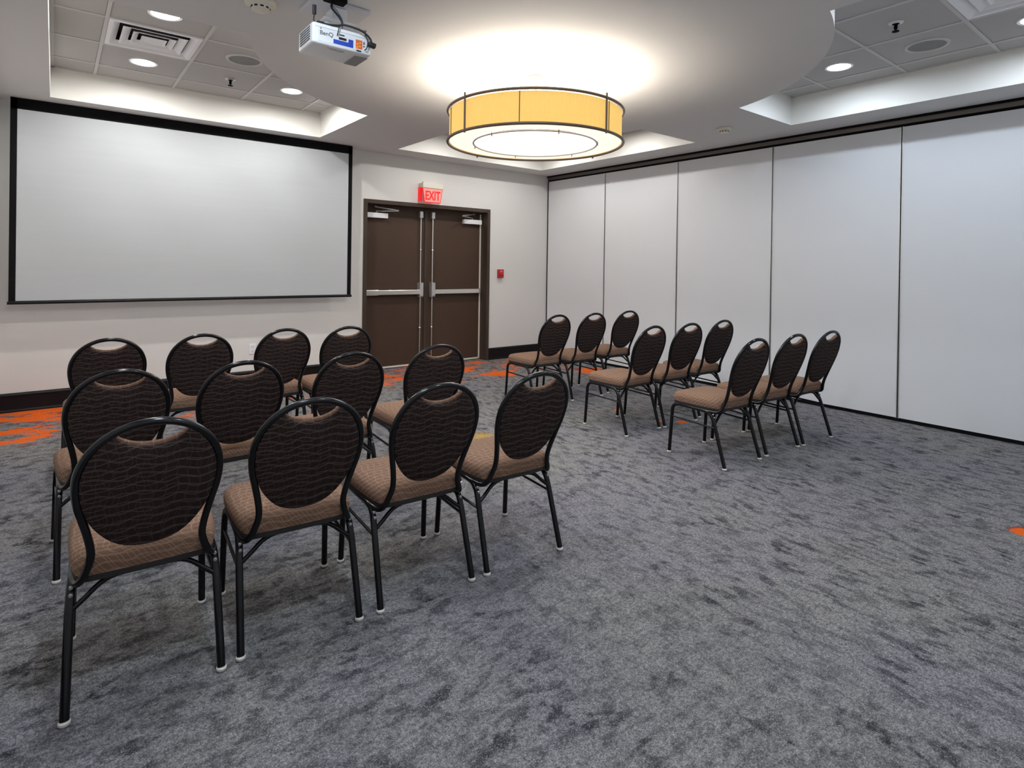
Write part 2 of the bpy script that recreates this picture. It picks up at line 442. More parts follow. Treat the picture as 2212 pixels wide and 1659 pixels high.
# frame swept around the opening: outer x0, x1, top z
def fr(side):
    R = []
    for t in range(4):
        ring = []
        for (w, y) in prof:
            if t == 0: ring.append((DX0+w, y, 0))
            if t == 1: ring.append((DX0+w, y, DZ-w))
            if t == 2: ring.append((DX1-w, y, DZ-w))
            if t == 3: ring.append((DX1-w, y, 0))
        R.append([bm.verts.new(p) for p in ring])
    for a, b in zip(R, R[1:]):
        for k in range(len(prof)): bm.faces.new((a[k], a[(k+1)%6], b[(k+1)%6], b[k]))
    bm.faces.new(R[0]); bm.faces.new(R[-1])
fr(0)
fr_o = tag(obj('door_frame', bm, M_frame), 'dark brown steel frame around the double exit doors', 'door frame')
fr_o['kind'] = 'structure'; del fr_o['label']; del fr_o['category']; fr_o.name = 'trim_5'
bm = B(); box(bm, DX0+.02, DX1-.02, .196, .215, 0, 2.15); tag(obj('trim_6', bm, M_dark), kind='structure')
DY = .148; DC = (DX0+DX1)/2
for s in (-1, 1):
    xa, xb = (DX0+ft+.007, DC-.004) if s < 0 else (DC+.004, DX1-ft-.007)
    t = empty('door', ((xa+xb)/2, DY, 0)); w = (xb-xa)/2
    t.name = 'door_1' if s < 0 else 'door_2'
    t['kind'] = 'structure'
    def P(a, b):  # mirrored x range
        return (a, b) if s < 0 else (-b, -a)
    bm = B(); box(bm, -w, w, 0, .045, .012, DZ-ft-.003, .002); obj('door_leaf', bm, M_door, t)
    # pale sweep along the bottom
    bm = B(); box(bm, -w+.01, w-.006, -.008, 0, .010, .032); obj('door_sweep', bm, M_cream, t)
    if s > 0:
        bm = B(); box(bm, w-.020, w+.002, -.008, 0, .012, DZ-ft-.02); obj('edge_strip', bm, M_cream, t)  # pale vertical strip down the right leaf's outer edge
    # panic bar
    b0, b1 = P(-w+.028, w-.105)
    bm = B(); box(bm, b0, b1, -.072, -.046, .968, 1.030, .005); obj('push_bar', bm, M_steel, t)
    e0, e1 = P(-w+.022, -w+.20) if s < 0 else P(-w+.022, -w+.05)
    bm = B(); box(bm, e0, e1, -.066, -.001, .962, 1.036, .004)
    obj('bar_end_case', bm, M_steel, t)
    bm = B(); box(bm, b0+.01, b1-.01, -.046, -.001, .975, 1.01); obj('bar_rail', bm, M_alu, t)
    c0, c1 = P(w-.118, w-.058)
    cm = (c0+c1)/2
    bm = B(); rings = []
    for (y, i) in ((-.001,0),(-.05,.0),(-.075,.004),(-.085,.012)):
        rings.append([(c0+i,y,.925+i*2),(c1-i,y,.925+i*2),(c1-i,y,1.125-i*.6),(c0+i,y,1.125-i*.6)])
    rings_mesh(bm, rings); obj('latch_case', bm, M_alu, t)
    bm = B(); tube(bm, [(cm,-.03,.06),(cm,-.03,2.02)], .0085, 10)
    rod = obj('vertical_rod', bm, M_steel, t, True)
    for z in (.515, 1.565):
        bm = B(); lathe(bm, [(0,-.012),(.014,-.01),(.019,0),(.014,.01),(0,.012)], cm, -.028, z, 14)
        box(bm, cm-.006, cm+.006, -.03, 0, z-.008, z+.008); obj('rod_guide', bm, M_steel, rod, True)
    bm = B(); box(bm, cm-.024, cm+.024, -.052, -.001, 1.995, 2.085, .006); obj('top_latch', bm, M_alu, t)
    bm = B(); box(bm, cm-.02, cm+.02, -.04, -.001, .02, .085, .005); obj('bottom_latch', bm, M_alu, t)
    # closer
    k0, k1 = P(-w+.02, -w+.325)
    bm = B(); box(bm, k0, k1, -.058, -.001, 1.958, 2.022, .004); cl = obj('door_closer', bm, M_white, t)
    ax = (k0+k1)/2
    sg = 1 if s < 0 else -1
    bm = B(); tube(bm, [(ax,-.03,2.02),(ax,-.03,2.05)], .012, 10)
    tube(bm, [(ax,-.03,2.045),(ax+sg*.25,-.16,2.052)], .008, 8)
    tube(bm, [(ax+sg*.25,-.16,2.058),(ax-sg*.02,-.045,2.098)], .008, 8)
    lathe(bm, [(0,-.01),(.016,-.008),(.016,.008),(0,.01)], ax-sg*.02, -.045, 2.10, 12)
    obj('closer_arm', bm, M_grey, cl, True)
bm = B(); box(bm, DC-.022, DC+.022, DY-.012, DY-.0005, .012, DZ-ft-.02, .003)
tag(obj('trim_7', bm, M_frame), kind='structure')

# ------------------------------------------------------------------ projection screen
SY = -.17
t = empty('projection_screen', (-4.82, SY, .97))
tag(t, 'large white pull-down projection screen with black border on the far wall', 'projection screen')
x0, x1, z0, z1 = -1.55, 1.545, 0., 1.7995     # relative
bm = B(); NX, NZ = 60, 24
V = {}
def ripple(u, v):
    return .006*math.exp(-((u-.80)/.10)**2)*math.sin(v*6)+.003*math.sin(u*9+v*3)
for i in range(NX+1):
    for j in range(NZ+1):
        u, v = i/NX, j/NZ
        V[i,j] = bm.verts.new((x0+.045+(x1-.045-x0-.045)*u, ripple(u,v)*v*(1-u*.2)*min(1,4*(1-v)), z0+.026+(z1-.095-z0-.026)*v))
for i in range(NX):
    for j in range(NZ): bm.faces.new((V[i,j],V[i+1,j],V[i+1,j+1],V[i,j+1]))
bmesh.ops.solidify(bm, geom=bm.faces[:], thickness=.0015)
obj('screen_surface', bm, M_screen, t, True)
bm = B()
box(bm, x0, x0+.047, -.002, .004, z0+.02, z1-.001); box(bm, x1-.047, x1, -.002, .004, z0+.02, z1-.001); box(bm, x0, x1, -.002, .004, z1-.097, z1-.001)
obj('black_border', bm, M_matblack, t)
bm = B(); tube(bm, [(x0-.008,0,z0+.013),(x1+.008,0,z0+.013)], .014, 14); box(bm, x0, x1, -.006, .006, z0+.008, z0+.03)
obj('bottom_bar', bm, M_black, t, True)

# ------------------------------------------------------------------ exit sign, alarm, outlet
t = empty('exit_sign', (-2.128, -.002, 2.19))
tag(t, 'glowing red EXIT sign with cream housing above the double doors', 'exit sign')
bm = B(); box(bm, -.155, .155, -.115, 0, .185, .255, .008); obj('sign_housing', bm, M_cream, t)
bm = B(); lathe(bm, [(0,0),(.012,0),(.012,.016),(0,.018)], -.12, -.05, .255, 12); obj('test_button', bm, M_grey, t)
bm = B(); rings_mesh(bm, [[(-.118,-.10,0),(.118,-.10,0),(.148,-.10,.185),(-.148,-.10,.185)], [(-.118,-.088,0),(.118,-.088,0),(.148,-.088,.185),(-.148,-.088,.185)]])
pn = obj('sign_panel', bm, M_exit_panel, t)
pn['label'] = 'glowing pink lit panel'
bm = B()
for a, b in (((-.118,0),(-.148,.185)),((.118,0),(.148,.185)),((-.118,.004),(.118,.004))):
    tube(bm, [(a[0],-.094,a[1]),(b[0],-.094,b[1])], .0075, 8)
obj('sign_edge', bm, M_exit_red, t)
text_obj('sign_letters', 'EXIT', .165, M_exit_red, t, (0,-.1025,.085), (PI/2,0,0), .001, sx=.68)
bm = B(); box(bm, -.165, -.13, -.05, 0, .02, .20, .004); obj('side_glow', bm, M_exit_red, t)  # emissive box stands in for the sign's red glow on the wall

t = empty('fire_alarm_pull', (-.924, 0, 1.19))
tag(t, 'small red fire alarm pull station on the wall right of the doors', 'fire alarm')
bm = B(); box(bm, -.05, .05, -.004, .002, -.006, .128); obj('back_plate', bm, M_white, t)
bm = B(); box(bm, -.048, .048, -.045, -.004, 0, .125, .006); obj('alarm_body', bm, M_red, t)
bm = B(); box(bm, -.036, .036, -.056, -.045, .04, .062, .003); obj('pull_handle', bm, M_red, t)
bm = B(); box(bm, -.03, .03, -.0465, -.045, .085, .095); box(bm, -.012, .012, -.0465, -.045, .10, .112); obj('printed_strip', bm, mat('pale_red_print', (.7,.25,.22), .5), t)

t = empty('power_outlet', (-4.33, 0, .35))
tag(t, 'white double power outlet low on the wall under the screen', 'outlet')
bm = B(); box(bm, -.036, .036, -.006, 0, 0, .115, .003); obj('cover_plate', bm, M_white, t)
for z in (.034, .081):
    bm = B(); lathe(bm, [(0,0),(.0165,0),(.0165,.003),(0,.003)], 0,0,0, 20)
    bmesh.ops.rotate(bm, verts=bm.verts, cent=(0,0,0), matrix=Matrix.Rotation(PI/2, 3, 'X')); bmesh.ops.translate(bm, verts=bm.verts, vec=(0,-.006,z))
    so = obj('socket', bm, M_white, t, True)
    bm = B(); box(bm, -.008,-.005,-.0098,-.0085,z-.001,z+.009); box(bm, .005,.008,-.0098,-.0085,z-.001,z+.009); box(bm,-.002,.002,-.0098,-.0085,z-.011,z-.006)
    obj('slot', bm, M_dark, so)

# ------------------------------------------------------------------ drum pendant
LXc, LYc = -3.263, -3.515
t = empty('drum_pendant_lamp', (LXc, LYc, H))
tag(t, 'large yellow fabric drum pendant lamp hanging from the ceiling centre', 'lamp')
RB, ZB, ZT = .645, 2.275-H, 2.497-H
bm = B(); lathe(bm, [(0,0),(.075,0),(.078,-.012),(.070,-.035),(.045,-.055),(.02,-.06),(0,-.06)], 0,0,-.001, 32); obj('ceiling_canopy', bm, mat('canopy_nickel', (.14,.125,.115), .5), t, True)
bm = B(); tube(bm, [(0,0,-.05),(0,0,ZB+.06)], .009, 10); obj('stem', bm, M_alu, t, True)
bm = B(); n = 96
def cyl(bm, r, z0, z1, mi=0, n=192, a0=0., a1=2*PI):
    A = [bm.verts.new((r*math.cos(a0+(a1-a0)*k/n), r*math.sin(a0+(a1-a0)*k/n), z0)) for k in range(n+1)]
    C = [bm.verts.new((r*math.cos(a0+(a1-a0)*k/n), r*math.sin(a0+(a1-a0)*k/n), z1)) for k in range(n+1)]
    for k in range(n): f = bm.faces.new((A[k],A[k+1],C[k+1],C[k])); f.material_index = mi; f.smooth = True
cyl(bm, RB-.012, ZB+.004, ZT-.012); bmesh.ops.remove_doubles(bm, verts=bm.verts, dist=1e-5)
sh = obj('lamp_shade', bm, M_shade, t); sh['label'] = 'glowing yellow fabric shade'
bm = B(); cyl(bm, RB-.016, ZB+.006, ZT-.012); obj('shade_lining', bm, M_shade_in, sh)
for z, nm in ((ZT,'top_ring'),(ZB,'bottom_ring')):
    bm = B(); tube(bm, [(RB*math.cos(2*PI*k/192), RB*math.sin(2*PI*k/192), z) for k in range(192)], .0105, 8, closed=True); obj(nm, bm, M_bronze, t, True)
# bars: wide ones stand outside, thin seams lie on the cloth
def ang(px):   # bearing of the visible bars around the drum
    return px
base_a = math.atan2(-6.81+3.515, -6.06+3.263)
for a in (base_a-.81, base_a+.81, base_a+2.33, base_a-2.33):
    bm = B(); x, y = (RB+.006)*math.cos(a), (RB+.006)*math.sin(a)
    tube(bm, [(x,y,ZB-.018),(x,y,ZT+.028)], .007, 8); obj('support_bar', bm, M_bronze, t, True)
for k in range(6):
    a = base_a-.16+k*PI/3
    bm = B(); x, y = (RB-.008)*math.cos(a), (RB-.008)*math.sin(a)
    tube(bm, [(x,y,ZB+.004),(x,y,ZT-.012)], .0032, 6); obj('shade_seam', bm, M_bronze, sh, True)
bm = B(); lathe(bm, [(.455,0),(RB-.02,0)], 0,0,ZB+.008, 96); o_ = obj('outer_diffuser', bm, M_diff_outer, t)
bm = B(); lathe(bm, [(0,0),(.452,0)], 0,0,ZB+.004, 96); obj('inner_diffuser', bm, M_diff_inner, t)
bm = B(); tube(bm, [(.456*math.cos(2*PI*k/96), .456*math.sin(2*PI*k/96), ZB-.002) for k in range(96)], .007, 8, closed=True); ir = obj('inner_ring', bm, mat('inner_ring_metal', (.62,.57,.52), .5), t, True)
for k in range(6):
    a = base_a+.35+k*PI/3; x, y = .462*math.cos(a), .462*math.sin(a)
    bm = B(); tube(bm, [(x,y,ZB-.022),(x,y,ZB+.01)], .004, 6); obj('ring_pin', bm, M_bronze, ir, True)
bm = B()
for k in range(3):
    a = base_a+k*2*PI/3; tube(bm, [(0,0,ZB+.09),(.63*math.cos(a),.63*math.sin(a),ZB+.09)], .006, 6)
obj('spider_frame', bm, M_bronze, t)
def area(name, loc, size, power, col, rot=(0,0,0), spread=PI):
    l = bpy.data.lights.new(name, 'AREA'); l.shape = 'DISK'; l.size = size; l.energy = power; l.color = col; l.spread = spread
    o = bpy.data.objects.new(name, l); COL.objects.link(o); o.location = loc; o.rotation_euler = rot
    return o
l = area('lamp_upward_bulb', (LXc, LYc, 2.36), .62, 48, (1.,.92,.80), (PI,0,0)); l.parent = t; l.location = (0,0,2.36-H)
l = area('lamp_downward_bulb', (LXc, LYc, 2.26), .85, 26, (1.,.95,.90)); l.parent = t; l.location = (0,0,ZB-.016)

# ------------------------------------------------------------------ recessed downlights
dl_lab = {(0,0,0):'warm recessed downlight in the left ceiling tray, nearest the screen\'s left end',
 (0,0,1):'warm recessed downlight in the left ceiling tray, on the near side of the square vent',
 (0,0,2):'warm recessed downlight near the right corner of the left ceiling tray',
 (1,0,0):'warm recessed downlight in the far right tray, hidden over the far corner',
 (1,0,1):'warm recessed downlight in the far right tray beside the partition',
 (1,0,2):'warm recessed downlight in the far right tray above the doors',
 (0,1,0):'recessed downlight in the near left tray behind the camera side',
 (0,1,1):'recessed downlight in the near left tray above the nearest chairs',
 (0,1,2):'recessed downlight in the near left tray by the back wall',
 (1,1,0):'cool white recessed downlight in the right tray, cropped beyond the right edge',
 (1,1,1):'cool white recessed downlight glowing in the right ceiling tray beside the round speaker',
 (1,1,2):'recessed downlight in the right tray near the back wall'}
cnt = {}
for (x,y,ix,iy) in lights:
    k = cnt.get((ix,iy),0); cnt[(ix,iy)] = k+1
    cool = (iy == 1)
    t = empty('recessed_downlight', (x,y,HT))
    tag(t, dl_lab[(ix,iy,k)], 'ceiling light', 'recessed downlights in the ceiling trays')
    bm = B(); lathe(bm, [(DL_R-.004,.010),(DL_R-.004,.001),(DL_R+.014,-.001),(DL_R+.016,.004),(DL_R+.016,.008),(DL_R-.002,.008)], n=40); obj('trim_ring', bm, M_white, t, True)
    bm = B(); lathe(bm, [(DL_R-.004,.008),(.078,.074)], n=40); obj('reflector', bm, mat('reflector', (.85,.84,.82), .3) if 'reflector' not in bpy.data.materials else bpy.data.materials['reflector'], t, True)
    bm = B(); lathe(bm, [(0,.062),(.077,.062),(.078,.074)], n=40); obj('lens', bm, M_dl_cool if cool else M_dl_warm, t)
    pw = {(0,0):66, (1,0):38, (0,1):68, (1,1):35}[(ix,iy)]
    ld = bpy.data.lights.new('downlight_bulb', 'POINT'); ld.energy = pw; ld.color = (.76,.87,1.) if cool else (1.,.985,.965); ld.shadow_soft_size = .028
    la = bpy.data.objects.new('downlight_bulb', ld); COL.objects.link(la); la.parent = t; la.location = (0,0,.030)

# ------------------------------------------------------------------ ceiling fittings
for i, (x,y) in enumerate(speakers):
    t = empty('ceiling_speaker', (x,y,HT+.006))
    tag(t, ['round grey ceiling speaker in the left tray, half beside the curved drop','round grey ceiling speaker in the right tray beside the sprinkler'][i], 'speaker', 'round ceiling speakers')
    bm = B(); lathe(bm, [(.118,-.002),(.120,-.008),(.136,-.008),(.142,0),(.118,0)], n=48); obj('rim', bm, M_tbar, t, True)
    bm = B(); lathe(bm, [(0,-.004),(.119,-.003)], n=48)
    gm = bpy.data.materials.get('speaker_grille')
    if not gm:
        gm = mat('speaker_grille', (.20,.20,.195), .7); g = NT(gm); c = g.co()
        vo = g.n('ShaderNodeTexVoronoi'); g.l(c, vo.inputs['Vector']); vo.inputs['Scale'].default_value = 260
        g.l(g.mix(g.ramp(vo.outputs[0], .25, .4), (.06,.06,.06), (.27,.265,.255)), g.b.inputs['Base Color'])
    obj('grille', bm, gm, t)
for i, (x,y) in enumerate(sprinklers):
    t = empty('fire_sprinkler', (x,y,HT+.006))
    tag(t, ['dark pendant fire sprinkler in the left ceiling tray','dark pendant fire sprinkler in the right ceiling tray'][i], 'sprinkler', 'pendant sprinklers')
    bm = B(); lathe(bm, [(.012,-.004),(.028,-.012),(.040,-.006),(.046,0)], n=28); obj('escutcheon', bm, M_alu if i == 0 else M_white, t, True)
    bm = B(); lathe(bm, [(0,-.062),(.022,-.060),(.022,-.056),(.006,-.054),(.006,-.045),(.011,-.042),(.011,-.015),(.016,-.012),(.028,-.006),(.030,0)], n=20); obj('sprinkler_head', bm, M_matblack, t, True)
for i, (x,y,r) in enumerate(((-5.20,-3.50,.080),(-.83,-3.56,.074))):
    t = empty('smoke_detector', (x,y,H))
    tag(t, ['round cream smoke detector on the ceiling left of the projector','small round smoke detector on the ceiling above the partition'][i], 'smoke detector', 'smoke detectors on the ceiling')
    bm = B(); lathe(bm, [(0,-.001),(r,-.001),(r,-.014),(r*.86,-.020),(r*.66,-.022),(r*.62,-.026)], n=36); obj('base', bm, M_cream, t, True)
    bm = B(); lathe(bm, [(r*.62,-.022),(r*.60,-.042),(r*.45,-.050),(0,-.052)], n=36); obj('sensor_head', bm, M_cream, t, True)
    bm = B()
    for k in range(10):
        a = 2*PI*k/10+.2
        mtx = Matrix.Translation((0,0,0)) @ Matrix.Rotation(a, 4, 'Z')
        b2 = len(bm.verts); box(bm, r*.592, r*.618, -.008*r/.075, .008*r/.075, -.040, -.031); bm.verts.ensure_lookup_table()
        bmesh.ops.transform(bm, matrix=mtx, verts=bm.verts[b2:])
    obj('vent_slots', bm, M_dark, t)
bm = B(); lathe(bm, [(0,-.012),(.005,-.011),(.008,-.004),(.012,-.001),(0,-.001)], n=12)
o = obj('ceiling_hook', bm, M_grey, None, True, (-4.60,-3.50,H)); tag(o, 'tiny dark hook in the ceiling just right of the projector', 'hook')

def diffuser(x, y, label):
    t = empty('air_vent', (x,y,HT))
    tag(t, label, 'air vent', 'square ceiling air vents')
    h = .292
    def sqring(bm, a, za, b, zb):
        A = [(-a,-a,za),(a,-a,za),(a,a,za),(-a,a,za)]; C = [(-b,-b,zb),(b,-b,zb),(b,b,zb),(-b,b,zb)]
        va = [bm.verts.new(p) for p in A]; vb = [bm.verts.new(p) for p in C]
        for k in range(4): bm.faces.new((va[k], va[(k+1)%4], vb[(k+1)%4], vb[k]))
    bm = B(); sqring(bm, h, .004, h-.004, 0); sqring(bm, h-.004, 0, .262, 0); sqring(bm, .262, 0, .222, .028); obj('vent_frame', bm, M_vent, t)
    for a, b in ((.205,.150), (.138,.098)):
        bm = B(); sqring(bm, a, .001, a-.010, .000); sqring(bm, a-.010, .000, b, .022); obj('louvre', bm, M_vent, t)
    bm = B(); sqring(bm, .082, .0, .065, .006); quad(bm, [(-.065,-.065,.006),(.065,-.065,.006),(.065,.065,.006),(-.065,.065,.006)]); obj('centre_plate', bm, M_vent, t)
    bm = B(); box(bm, -.222, .222, -.222, .222, .085, .095); sqring(bm, .2225, .085, .2225, .0285); obj('duct', bm, M_dark, t)
diffuser(vents[0][0], vents[0][1], 'square white louvred air vent in the left ceiling tray')
diffuser(vents[1][0], vents[1][1], 'square louvred air vent cropped at the photo\'s top right corner')

# ------------------------------------------------------------------ projector
PX0, PX1, PY0, PY1, PZ0, PZ1 = -5.058, -4.742, -3.90, -3.69, 2.476, 2.582
t = empty('projector', ((PX0+PX1)/2, (PY0+PY1)/2, PZ0))
tag(t, 'white ceiling-mounted projector with stickers and plugged black cables', 'projector')
pw, pd, ph = (PX1-PX0)/2, (PY1-PY0)/2, PZ1-PZ0
bm = B(); box(bm, -pw, pw, -pd, pd, 0, ph, .012, 4); obj('projector_body', bm, M_projector, t, True)
bm = B(); box(bm, -pw+.03, pw-.012, -pd-.0012, -pd, .014, ph-.026, .0005); pp = obj('port_panel', bm, mat('port_panel_white', (.74,.75,.76), .5), t)
bm = B(); box(bm, -pw+.015, pw-.015, -pd-.0008, -pd+.001, ph-.022, ph-.0205); obj('panel_line', bm, M_grey, t)
# vent grid on the left side
bm = B()
for i in range(9):
    for j in range(6):
        yy = -pd+.035+i*.0165; zz = .022+j*.0125
        box(bm, -pw-.0009, -pw+.0005, yy, yy+.011, zz, zz+.0075)
obj('side_vent', bm, M_dark, t)
text_obj('maker_mark', 'BenQ', .030, mat('logo_black', (.02,.02,.02), .5), t, (-pw+.072,-pd-.0018,.056), (PI/2,0,0), .0004)
def sticker(nm, x0, x1, z0, z1, m): 
    b = B(); box(b, x0, x1, -pd-.0022, -pd-.0012, z0, z1); return obj(nm, b, m, t)
m_bl = mat('blue_sticker', (.02,.06,.42), .4); m_or = mat('orange_sticker', (.75,.13,.03), .45); m_yel = mat('orange_print', (.85,.42,.05), .5)
sticker('blue_label', -.050, .056, .018, .040, m_bl); sticker('blue_label', .030, .056, .040, .058, m_bl)
sticker('orange_label', .070, .106, .022, .068, m_or)
b = B()
for (u,v) in ((.078,.030),(.092,.036),(.080,.046),(.094,.054)): box(b, u-.005, u+.005, -pd-.0026, -pd-.0021, v-.004, v+.004)
obj('label_print', b, m_yel, t)
for q in ((-.022,.018,-pd-.006,.046,.056),(-.018,.008,-pd-.003,.066,.072),(.074,.10,-pd-.003,.008,.015),(.112,.118,-pd-.003,.050,.064),(.112,.118,-pd-.003,.036,.044)):
    bm = B(); box(bm, q[0], q[1], q[2], -pd-.001, q[3], q[4], .0008); obj('port', bm, M_dark, t)
bm = B(); lathe(bm, [(0,0),(.004,0),(.004,.002),(0,.002)], n=10)
bmesh.ops.rotate(bm, verts=bm.verts, cent=(0,0,0), matrix=Matrix.Rotation(PI/2, 3, 'X')); bmesh.ops.translate(bm, verts=bm.verts, vec=(-pw+.042,-pd-.001,.078)); obj('screw', bm, M_grey, t)
bm = B(); box(bm, pw-.075, pw-.002, -pd+.045, pd-.01, -.004, .004, .002); obj('lens_hood', bm, M_grey, t)
bm = B(); box(bm, -.07, .02, -pd+.03, -pd+.034, -.0012, .0005); box(bm, -.05, .02, -pd+.045, -pd+.048, -.0012, .0005); obj('bottom_slot', bm, M_grey, t)
bm = B(); cap = []
lathe(bm, [(0,-.02),(.026,-.018),(.026,.008),(0,.01)], n=24); bmesh.ops.rotate(bm, verts=bm.verts, cent=(0,0,0), matrix=Matrix.Rotation(PI/2, 3, 'X')); bmesh.ops.translate(bm, verts=bm.verts, vec=(pw-.06,pd,.05)); obj('lens_ring', bm, M_black, t, True)
# ceiling mount
m = empty('projector_mount', (-4.86,-3.70,H))
tag(m, 'white metal ceiling bracket holding the projector', 'bracket')
bm = B(); box(bm, -.155, .165, -.085, .14, -.022, -.001, .004); obj('mount_plate', bm, mat('mount_grey', (.62,.62,.66), .45), m)
bm = B(); box(bm, -.04, .04, -.06, .05, -.11, -.022, .006); obj('drop_box', bm, M_white, m)
bm = B()
for (a,b) in ((-.12,-.07),(.12,-.07),(-.12,.06),(.12,.06)): tube(bm, [(a*.3,b*.6,-.105),(a-.03,b-.09,-.180)], .006, 8)
box(bm, -.10, .10, -.10, .03, -.118, -.105); obj('arm', bm, M_white, m)
o = empty('junction_box', (-4.915,-3.83,H)); tag(o, 'black junction box on the ceiling above the projector at the top edge', 'box')
bm = B(); box(bm, -.055, .055, -.03, .03, -.035, -.0225+.022, .004); obj('box_body', bm, M_matblack, o)
# cables
def cable(name, pts, r, m, label, loc=None):
    bm = B(); tube(bm, pts, r, 8, 8); o = obj(name, bm, m, None, True); return tag(o, label, 'cable')
cx, cy, cz = (PX0+PX1)/2, (PY0+PY1)/2, PZ0
c1 = cable('black_cable', [(-4.93,-3.83,2.733),(-4.945,-3.86,2.69),(-4.91,-3.88,2.64),(-4.90,-3.885,2.605),(-4.95,-3.88,2.592),(-5.0,-3.87,2.592)], .006, M_cable, 'thick black cable running from the ceiling box down onto the projector')
c2 = cable('black_cable', [(-4.90,-3.885,2.607),(-4.86,-3.90,2.603),(-4.80,-3.92,2.585),(-4.76,-3.925,2.555),(-4.752,-3.92,2.53)], .0055, M_cable, 'black cable arching over the projector\'s right end to its power plug')
c3 = cable('black_cable', [(-4.905,-3.89,2.605),(-4.925,-3.915,2.58),(-4.932,-3.912,2.545),(-4.932,-3.905,2.537)], .0025, M_cable, 'thin black cable hanging in front of the port panel into a small jack')
c4 = cable('black_cable', [(-4.785,-3.915,2.575),(-4.772,-3.92,2.54),(-4.776,-3.915,2.505),(-4.785,-3.908,2.495)], .003, M_cable, 'thin black cable curling below the power plug on the projector')
c5 = cable('blue_cable', [(-4.93,-3.80,2.74),(-4.88,-3.79,2.70),(-4.865,-3.81,2.65),(-4.885,-3.84,2.59)], .0025, M_bluecable, 'thin blue-grey cable behind the projector\'s black cables')
def plug(pos, size, rot, label, nm='cable_plug'):
    bm = B(); box(bm, -size[0], size[0], -size[1], size[1], -size[2], size[2], min(size)*.35); o = obj(nm, bm, M_cable, None, True, pos); o.rotation_euler = rot
    return tag(o, label, 'plug')
plug((-4.748,-3.918,2.528), (.020,.014,.012), (0,.2,0), 'chunky black power plug in the projector\'s right end')
plug((-5.035,-3.86,2.655), (.009,.007,.024), (0,0,0), 'black cable connector standing up at the projector\'s left end')
plug((-5.005,-3.868,2.592), (.018,.009,.008), (0,0,0), 'black connector lying on top of the projector near its left end')
cable('black_cable', [(-5.035,-3.86,2.632),(-5.038,-3.862,2.60),(-5.03,-3.864,2.59),(-5.015,-3.866,2.59)], .0035, M_cable, 'short black lead below the upright connector on the projector')

